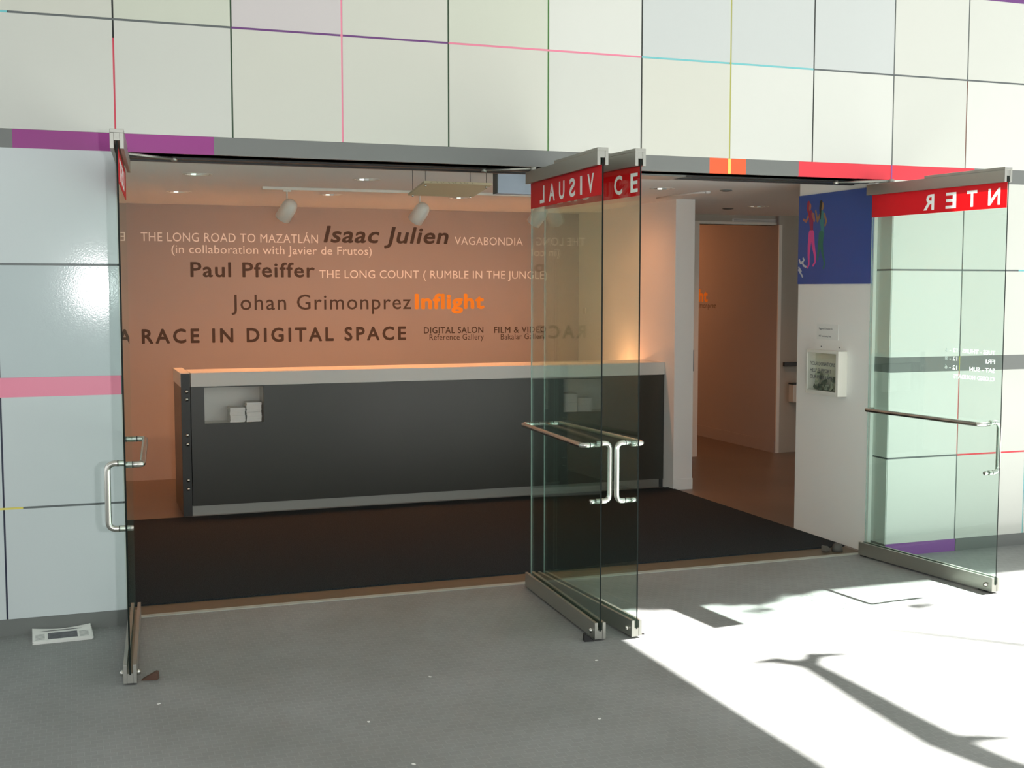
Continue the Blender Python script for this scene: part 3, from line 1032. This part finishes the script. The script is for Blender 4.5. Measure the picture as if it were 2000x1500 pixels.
gb = MB().box(0, 0.75, 0, 0.085, -0.155, 0, 0.003).build('ceiling_box', mat('blue_grey_steel', srgb(150, 162, 176), rough=0.4), None, (2.474, 1.0, CEIL))
tag(gb, 'blue grey steel box fixed under the ceiling behind the VISUAL door', 'ceiling box')
MB().box(-0.006, 0.0, 0.0, 0.085, -0.155, 0).build('shaded_side', M_JOINT, gb)  # thin dark sheet that paints the shade on the box's side

# ================================================================== PIER: poster, notice, donation box
px = 4.878
po = MB().box(-0.006, 0, -0.447, 0.447, 0, 0.652).build('poster', M_BLUE, None, (px - 0.002, 0.618, 1.850))
tag(po, 'deep blue poster with two dancing figures on the pier wall', 'poster')


def limb(b, pts, rs, lay=0):
    """flat tapered limb in the poster plane, pts in (y, z) relative to the poster origin, built of segments and round joints"""
    x0, x1 = -0.0064 - 0.0003 * lay, -0.0058
    n = len(pts)
    for i, (p, r) in enumerate(zip(pts, rs)):
        x0 -= 0.00002
        b.prism([(p[0] + r * math.cos(k * PI / 6), p[1] + r * math.sin(k * PI / 6)) for k in range(12)], 'x', x0, x1)
        if i < n - 1:
            q, rq = pts[i + 1], rs[i + 1]
            t = Vector((q[0] - p[0], q[1] - p[1])).normalized()
            m_ = Vector((-t.y, t.x))
            x0 -= 0.00002
            b.prism([(p[0] + m_.x * r, p[1] + m_.y * r), (q[0] + m_.x * rq, q[1] + m_.y * rq), (q[0] - m_.x * rq, q[1] - m_.y * rq), (p[0] - m_.x * r, p[1] - m_.y * r)], 'x', x0, x1)


def yz(y, z):
    return (y - 0.618, z - 1.850)


def figure(cols, hd, torso, arms, legs):
    b = MB()
    limb(b, [yz(*p) for p in torso], [0.020, 0.028, 0.020, 0.026], 0)
    t_ = b.build('dancer_print', mat(cols[0], STRIPX[cols[0]], rough=0.5), po)
    b = MB()
    for q, lg in enumerate(legs):
        limb(b, [yz(*p) for p in lg], [0.024, 0.018, 0.012, 0.008, 0.008], 1 + 0.7 * q)
    b.build('legs_print', mat(cols[1], STRIPX[cols[1]], rough=0.5), t_)
    b = MB()
    for q, a in enumerate(arms):
        limb(b, [yz(*p) for p in a], [0.011, 0.009, 0.008], 2.5 + 0.7 * q)
    hy, hz = yz(*hd)
    b.prism([(hy + 0.022 * math.cos(k * PI / 6), hz + 0.030 * math.sin(k * PI / 6)) for k in range(12)], 'x', -0.0073, -0.0058)
    b.build('skin_print', mat(cols[2], STRIPX[cols[2]], rough=0.5), t_)
    b = MB()
    limb(b, [(hy + 0.012, hz + 0.03), (hy + 0.02, hz - 0.01), (hy + (0.02 if cols[3] == 'dark_ink' else -0.01), hz - 0.09)], [0.014, 0.014, 0.005], 4)
    b.build('hair_print', mat(cols[3], STRIPX[cols[3]], rough=0.5), t_)


STRIPX = {'rose_ink': srgb(150, 48, 84), 'pink_ink': srgb(226, 80, 150), 'tan_ink': srgb(170, 110, 90), 'maroon_ink': srgb(170, 40, 60), 'teal_ink': srgb(54, 130, 130),
          'green_ink': srgb(40, 116, 96), 'ochre_ink': srgb(150, 118, 80), 'dark_ink': srgb(44, 44, 34)}
figure(('rose_ink', 'pink_ink', 'tan_ink', 'maroon_ink'), (0.925, 2.415), [(0.905, 2.37), (0.90, 2.32), (0.895, 2.26), (0.895, 2.215)],
       [[(0.93, 2.355), (0.965, 2.31), (1.00, 2.325)], [(0.885, 2.36), (0.86, 2.31), (0.87, 2.36)]],
       [[(0.905, 2.22), (0.92, 2.13), (0.925, 2.06), (0.92, 1.995), (0.935, 1.972)], [(0.885, 2.22), (0.87, 2.14), (0.845, 2.06), (0.84, 2.01), (0.865, 1.985)]])
figure(('teal_ink', 'green_ink', 'ochre_ink', 'dark_ink'), (0.765, 2.410), [(0.765, 2.36), (0.765, 2.31), (0.755, 2.25), (0.76, 2.20)],
       [[(0.79, 2.35), (0.82, 2.305), (0.845, 2.38)], [(0.735, 2.35), (0.71, 2.30), (0.725, 2.27)]],
       [[(0.765, 2.21), (0.765, 2.13), (0.75, 2.07), (0.72, 2.00), (0.735, 1.965)], [(0.775, 2.21), (0.79, 2.14), (0.80, 2.09), (0.81, 2.04), (0.812, 2.03)]])
# white brush script at the far edge
b = MB()
for st in ([(1.045, 2.028), (1.03, 2.005), (1.005, 2.010), (0.985, 2.028), (0.995, 2.04)], [(1.01, 2.012), (0.985, 1.985), (0.958, 1.978)],
           [(1.05, 1.972), (1.02, 1.945)], [(1.052, 1.955), (1.02, 1.925), (1.0, 1.905)]):
    limb(b, [yz(*p) for p in st], [0.008] * len(st), 1)
b.build('script_print', M_WHITEV, po)

nt_ = MB().box(-0.0022, 0, -0.133, 0.133, 0, 0.112).build('paper_notice', M_PAPER, None, (px, 0.678, 1.450))
tag(nt_, 'small white paper notice above the donation box on the pier', 'notice')
lettering('Suggested Donation $5', M_INK, nt_, (-0.0022, 0, 0), (0, -1, 0), -0.105, 0.060, 0.072, 0.013, 0.0, 0, 1, 0.0006)
lettering('MIT community free', M_INK, nt_, (-0.0022, 0, 0), (0, -1, 0), -0.105, 0.045, 0.018, 0.013, 0.0, 0, 1, 0.0006)

db = empty('donation_box', (px, 0.633, 1.057))
tag(db, 'white framed donation box of banknotes mounted on the pier wall', 'donation box')
hw, hh, dp = 0.199, 0.319, 0.076
b = MB()
b.box(-dp, 0, -hw, -hw + 0.030, 0, hh, 0.002).box(-dp, 0, hw - 0.020, hw, 0, hh, 0.002)
b.box(-dp, 0, -hw + 0.030, hw - 0.020, 0, 0.028, 0.001).box(-dp, 0, -hw + 0.030, hw - 0.020, hh - 0.020, hh, 0.001)
b.build('frame', M_PLASTICW, db)
MB().box(-0.008, -0.001, -hw + 0.03, hw - 0.02, 0.028, hh - 0.02).build('back_board', mat('cream_board', srgb(214, 212, 192), rough=0.8), db)
pn = MB().box(-dp + 0.006, -dp + 0.009, -hw + 0.03, hw - 0.02, 0.028, hh - 0.02).build('window_pane', glass_mat('clear_acrylic', (0.97, 0.98, 0.97), 0.6), db)
for (s, a, c, z) in (('YOUR DONATIONS', -0.150, 0.155, 0.208), ('HELP SUPPORT', -0.150, 0.110, 0.160), ('OUR PROGRAMS', -0.150, 0.125, 0.112)):
    lettering(s, M_INK, pn, (-dp + 0.006, 0, 0), (0, -1, 0), a, c, z, 0.026, 0.0, 0, 1, 0.0008)
b = MB()
rnd = random.Random(3)
for k in range(26):
    cy, cz_ = rnd.uniform(-0.13, 0.13), 0.032 + rnd.uniform(0, 0.10) * (1 if k > 8 else 0.3)
    cxx = rnd.uniform(-0.060, -0.016)
    a = rnd.uniform(0, PI)
    wv, hv = 0.035, 0.017
    rows = []
    for i in range(5):
        t = (i / 4 - 0.5) * 2
        y = cy + math.cos(a) * t * wv
        z = cz_ + math.sin(a) * t * wv
        z = max(z, 0.031)
        y = max(min(y, 0.165), -0.155)
        ox = 0.008 * math.sin(t * 3 + k)
        rows.append(((min(max(cxx + ox, -0.064), -0.010), max(min(y - math.sin(a) * hv, 0.168), -0.160), max(z + math.cos(a) * hv, 0.030)), (min(max(cxx + ox + 0.006, -0.064), -0.010), max(min(y + math.sin(a) * hv, 0.168), -0.160), max(z - math.cos(a) * hv, 0.030))))
    for i in range(4):
        try:
            b.quad([rows[i][0], rows[i + 1][0], rows[i + 1][1], rows[i][1]], mi=k % 2)
        except ValueError:
            pass
o = b.build('banknotes', [mat('banknote_paper', srgb(176, 182, 160), rough=0.9, var=0.35, vscale=90), mat('banknote_dark', srgb(104, 112, 96), rough=0.9, var=0.4, vscale=120)], db)
o['kind'] = 'stuff'
for y in (-0.10, 0.12):
    MB().lathe([(0.0, 0.004), (0.004, 0.003), (0.005, 0.0)], (0, y, hh + 0.022), (-1, 0, 0), 10).build('screw', M_INK, db)

# ================================================================== CORRIDOR THINGS
vg = empty('wall_vent', (6.785, 4.85, 2.535))
tag(vg, 'narrow vent grille above the gallery doorway', 'vent')
MB().box(-0.285, 0.285, -0.008, 0, 0, 0.038, 0.001).build('frame', M_CEIL, vg)
b = MB()
for k in range(4):
    b.box(-0.27, 0.27, -0.011, -0.008, 0.006 + k * 0.0075, 0.009 + k * 0.0075)
b.build('grille', M_GREYBAND, vg)
hrail = empty('hand_rail', (7.55, 4.80, 0.985))
tag(hrail, 'dark horizontal rail on the corridor wall beside the doorway', 'rail')
MB().box(-0.43, 0.43, -0.055, -0.020, -0.022, 0.022, 0.004).build('bar', M_COUNTERSIDE, hrail)
for x in (-0.20, 0.38):
    MB().box(x - 0.015, x + 0.015, -0.060, 0, -0.026, 0.026, 0.002).build('bracket', M_ALU, hrail)
bx = empty('wall_box', (7.38, 4.80, 0.565))
tag(bx, 'cream box with a dark lid on the corridor wall below the rail', 'box')
MB().box(-0.165, 0.165, -0.09, 0, 0, 0.195, 0.003).build('body', M_PLASTICW, bx)
MB().box(-0.17, 0.17, -0.095, 0, 0.195, 0.212, 0.002).build('lid', M_COUNTERSIDE, bx)
# thermostat on the lobby side wall
o = MB().box(-0.012, 0, -0.03, 0.03, -0.03, 0.03, 0.003).box(-0.016, -0.012, -0.008, 0.008, -0.012, 0.012).build('wall_switch', M_PLASTICW, None, (4.83, 4.98, 1.585))
tag(o, 'small switch plate on the lobby side wall above the counter', 'switch')

# ================================================================== TREE in the open light well (out of frame, throws the branch shadows)
tr = empty('street_tree', (12.2, -5.6, 0))
tag(tr, 'sparsely leaved tree standing in the open sunlit side of the plaza', 'tree')
M_BARK = mat('tree_bark', srgb(92, 80, 66), rough=0.9, bump=0.6, bscale=30)
T0 = Vector((12.2, -5.6, 0))
MB().tube([(0, 0, 0), (0.05, 0.02, 1.5), (-0.05, 0.1, 3.0), (0.0, 0.15, 4.6), (0.1, 0.2, 6.4), (0.1, 0.3, 8.2)], [0.17, 0.15, 0.13, 0.11, 0.07, 0.02], 12).build('trunk', M_BARK, tr)


def branch(pts, rs):
    MB().tube([Vector(p) - T0 for p in pts], rs, 8).build('branch', M_BARK, tr)


branch([(12.2, -5.45, 4.6), (10.4, -4.6, 5.6), (8.6, -3.7, 6.1), (7.90, -3.25, 6.2), (7.79, -2.95, 6.2), (7.75, -2.68, 6.2), (7.76, -2.40, 6.2), (7.78, -2.10, 6.2), (7.80, -1.80, 6.2), (7.81, -1.55, 6.2)], [0.10, 0.09, 0.085, 0.080, 0.076, 0.088, 0.078, 0.072, 0.058, 0.050])
branch([(7.80, -1.66, 6.2), (7.70, -1.52, 6.21), (7.55, -1.52, 6.2)], [0.045, 0.050, 0.015])
branch([(7.80, -1.66, 6.2), (7.92, -1.52, 6.21), (8.10, -1.56, 6.2)], [0.045, 0.054, 0.018])
branch([(7.76, -2.66, 6.2), (7.90, -2.70, 6.2), (8.06, -2.75, 6.2)], [0.05, 0.045, 0.015])
branch([(12.2, -5.35, 6.0), (11.6, -3.2, 7.6), (10.6, -1.4, 8.6), (10.05, -0.55, 8.95)], [0.06, 0.045, 0.03, 0.01])
lf = MB()
rl = random.Random(11)
H0 = 9.0
for (fx, fy, rx, ry, nl) in ((3.02, -0.66, 0.28, 0.07, 150), (3.42, -0.70, 0.22, 0.11, 150), (3.66, -0.64, 0.26, 0.06, 110), (3.40, -0.90, 0.10, 0.05, 30), (4.30, -1.14, 0.12, 0.05, 34), (4.62, -1.62, 0.07, 0.04, 14)):
    for k in range(nl):
        a, q = rl.uniform(0, 2 * PI), math.sqrt(rl.random())
        h = H0 + rl.uniform(-0.35, 0.35)
        c = Vector((fx + math.cos(a) * q * rx, fy + math.sin(a) * q * ry, 0)) + Vector((1, 0.045, 1.31)) * (h / 1.31)
        t1 = Vector((rl.uniform(-1, 1), rl.uniform(-1, 1), rl.uniform(-0.5, 0.5))).normalized()
        t2 = t1.cross(Vector((rl.uniform(-0.3, 0.3), rl.uniform(-0.3, 0.3), 1))).normalized()
        c = c - T0
        lf.quad([c - t1 * 0.045, c + t2 * 0.018, c + t1 * 0.045, c - t2 * 0.018])
lo_ = lf.build('foliage', mat('green_leaves', srgb(84, 120, 52), rough=0.6), tr)
lo_['kind'] = 'stuff'
branch([(12.3, -5.3, 6.6), (13.2, -4.2, 7.6), (13.6, -3.4, 8.6)], [0.06, 0.04, 0.012])
branch([(12.25, -5.4, 5.2), (13.4, -6.2, 6.4), (14.2, -6.6, 7.6)], [0.06, 0.04, 0.012])

# ================================================================== SMALL THINGS ON THE FLOOR
def newspaper(z, rot, dx, top):  # only the top paper curls up at the wall
    b = MB()
    nx, ny = 12, 6
    wv, dv, t = 0.290, 0.215, 0.0035
    g = {}
    for lay, zz in ((0, 0.0), (1, t)):
        for i in range(nx + 1):
            for j in range(ny + 1):
                u, v = i / nx, j / ny
                curl = (0.013 if top else 0.0) * (max(0.0, v - 0.6) / 0.4) ** 1.5 * (abs(2 * u - 1) ** 1.5)
                g[(lay, i, j)] = b.bm.verts.new(((u - 0.5) * wv, (v - 0.5) * dv, zz + curl))
    for i in range(nx):
        for j in range(ny):
            b.bm.faces.new((g[(1, i, j)], g[(1, i + 1, j)], g[(1, i + 1, j + 1)], g[(1, i, j + 1)]))
            b.bm.faces.new((g[(0, i, j)], g[(0, i, j + 1)], g[(0, i + 1, j + 1)], g[(0, i + 1, j)]))
    for i in range(nx):
        b.bm.faces.new((g[(0, i, 0)], g[(0, i + 1, 0)], g[(1, i + 1, 0)], g[(1, i, 0)]))
        b.bm.faces.new((g[(0, i, ny)], g[(1, i, ny)], g[(1, i + 1, ny)], g[(0, i + 1, ny)]))
    for j in range(ny):
        b.bm.faces.new((g[(0, 0, j)], g[(1, 0, j)], g[(1, 0, j + 1)], g[(0, 0, j + 1)]))
        b.bm.faces.new((g[(0, nx, j)], g[(0, nx, j + 1)], g[(1, nx, j + 1)], g[(1, nx, j)]))
    o = b.build('newspaper', M_PAPER, None, (-0.330 + dx, -0.118, z))
    o.rotation_euler = (0, 0, rot)
    if top:
        MB().box(-0.070, 0.075, -0.085, 0.035, 0.0038, 0.0042).build('printed_photo', mat('news_photo', srgb(104, 106, 110), rough=0.9, var=0.6, vscale=30), o)
        b = MB()
        for (xa, xb) in ((-0.13, -0.085), (0.085, 0.13)):
            for k in range(7):
                b.box(xa, xb, -0.08 + k * 0.016, -0.077 + k * 0.016, 0.0038, 0.0041)
        b.box(-0.11, 0.11, 0.066, 0.074, 0.0062, 0.0066)
        b.build('printed_text', M_INK, o)
    return o


for k in range(4):
    o = newspaper(0.001 + k * 0.0042, 0.03 + (0.02 if k == 1 else 0.0) * k, 0.003 * ((k * 7) % 3 - 1), k == 3)
    tag(o, ('folded newspaper with a printed photo, topmost of the pile by the panelled wall' if k == 3 else 'folded newspaper lying under the printed one by the panelled wall'), 'newspaper', 'newspapers at the foot of the panelled wall' if k == 3 else 'newspapers lying under the top one')


def wedge(name, loc, rz, m, lab, sx=1.0):
    b = MB().prism([(0, 0), (0.075 * sx, 0), (0.075 * sx, 0.034), (0.062 * sx, 0.036)], 'y', -0.02, 0.02)
    o = b.build(name, m, None, loc)
    o.rotation_euler = (0, 0, rz)
    return tag(o, lab, 'door stop')


wedge('door_wedge', (0.022, -0.985, 0.0005), -0.3, mat('brown_rubber', srgb(92, 66, 54), rough=0.8), 'brown rubber wedge beside the foot of the edge on glass door')
wedge('door_wedge', (2.255, -1.125, 0.0005), PI - 0.2, M_BLACK, 'black rubber wedge at the foot of the VISUAL door', 0.7)
o = MB().lathe([(0.0, 0.0), (0.038, 0.0), (0.038, 0.02), (0.028, 0.048), (0.012, 0.056), (0.0, 0.057)], (0, 0, 0), (0, 0, 1), 20).build('door_stop', mat('grey_rubber', srgb(84, 82, 76), rough=0.7), None, (4.70, 0.255, 0.003))
tag(o, 'round grey rubber door stop at the foot of the pier', 'door stop')
wedge('door_wedge', (4.655, 0.285, 0.0135), PI + 0.5, mat('worn_rubber', srgb(96, 92, 84), rough=0.8), 'grey rubber wedge lying against the round door stop')
o = box('floor_bolt_plate', M_BLACKMETAL, 2.528, 2.552, -1.115, -1.09, 0.0, 0.004)
tag(o, 'tiny dark floor plate in the sunlight beside the C E door', 'floor plate')
scr = None
spots = [(0.073, -1.361, 'white paper scrap on the floor near the brown wedge'), (0.888, -1.891, 'pale paper scrap in the middle of the shaded floor'), (0.945, -2.398, 'white paper scrap on the floor nearest the camera'),
         (2.132, -1.441, 'white paper scrap on the floor before the VISUAL door'), (1.816, -2.188, 'white paper scrap on the shaded floor near the sunlit edge'), (1.295, -1.406, 'tiny paper scrap in the centre of the shaded floor')]
for (x, y, lab) in spots:
    if scr is None:
        b = MB()
        b.prism([(-0.008, -0.004), (0.006, -0.006), (0.009, 0.003), (0.0, 0.006), (-0.007, 0.004)], 'z', 0.0003, 0.0018)
        scr = b.build('paper_scrap', M_PAPER)
        s_ = scr
    else:
        s_ = scr.copy()
        COL.objects.link(s_)
    s_.location = (x, y, 0)
    s_.rotation_euler = (0, 0, x * 9)
    tag(s_, lab, 'scrap', 'paper scraps on the plaza floor')
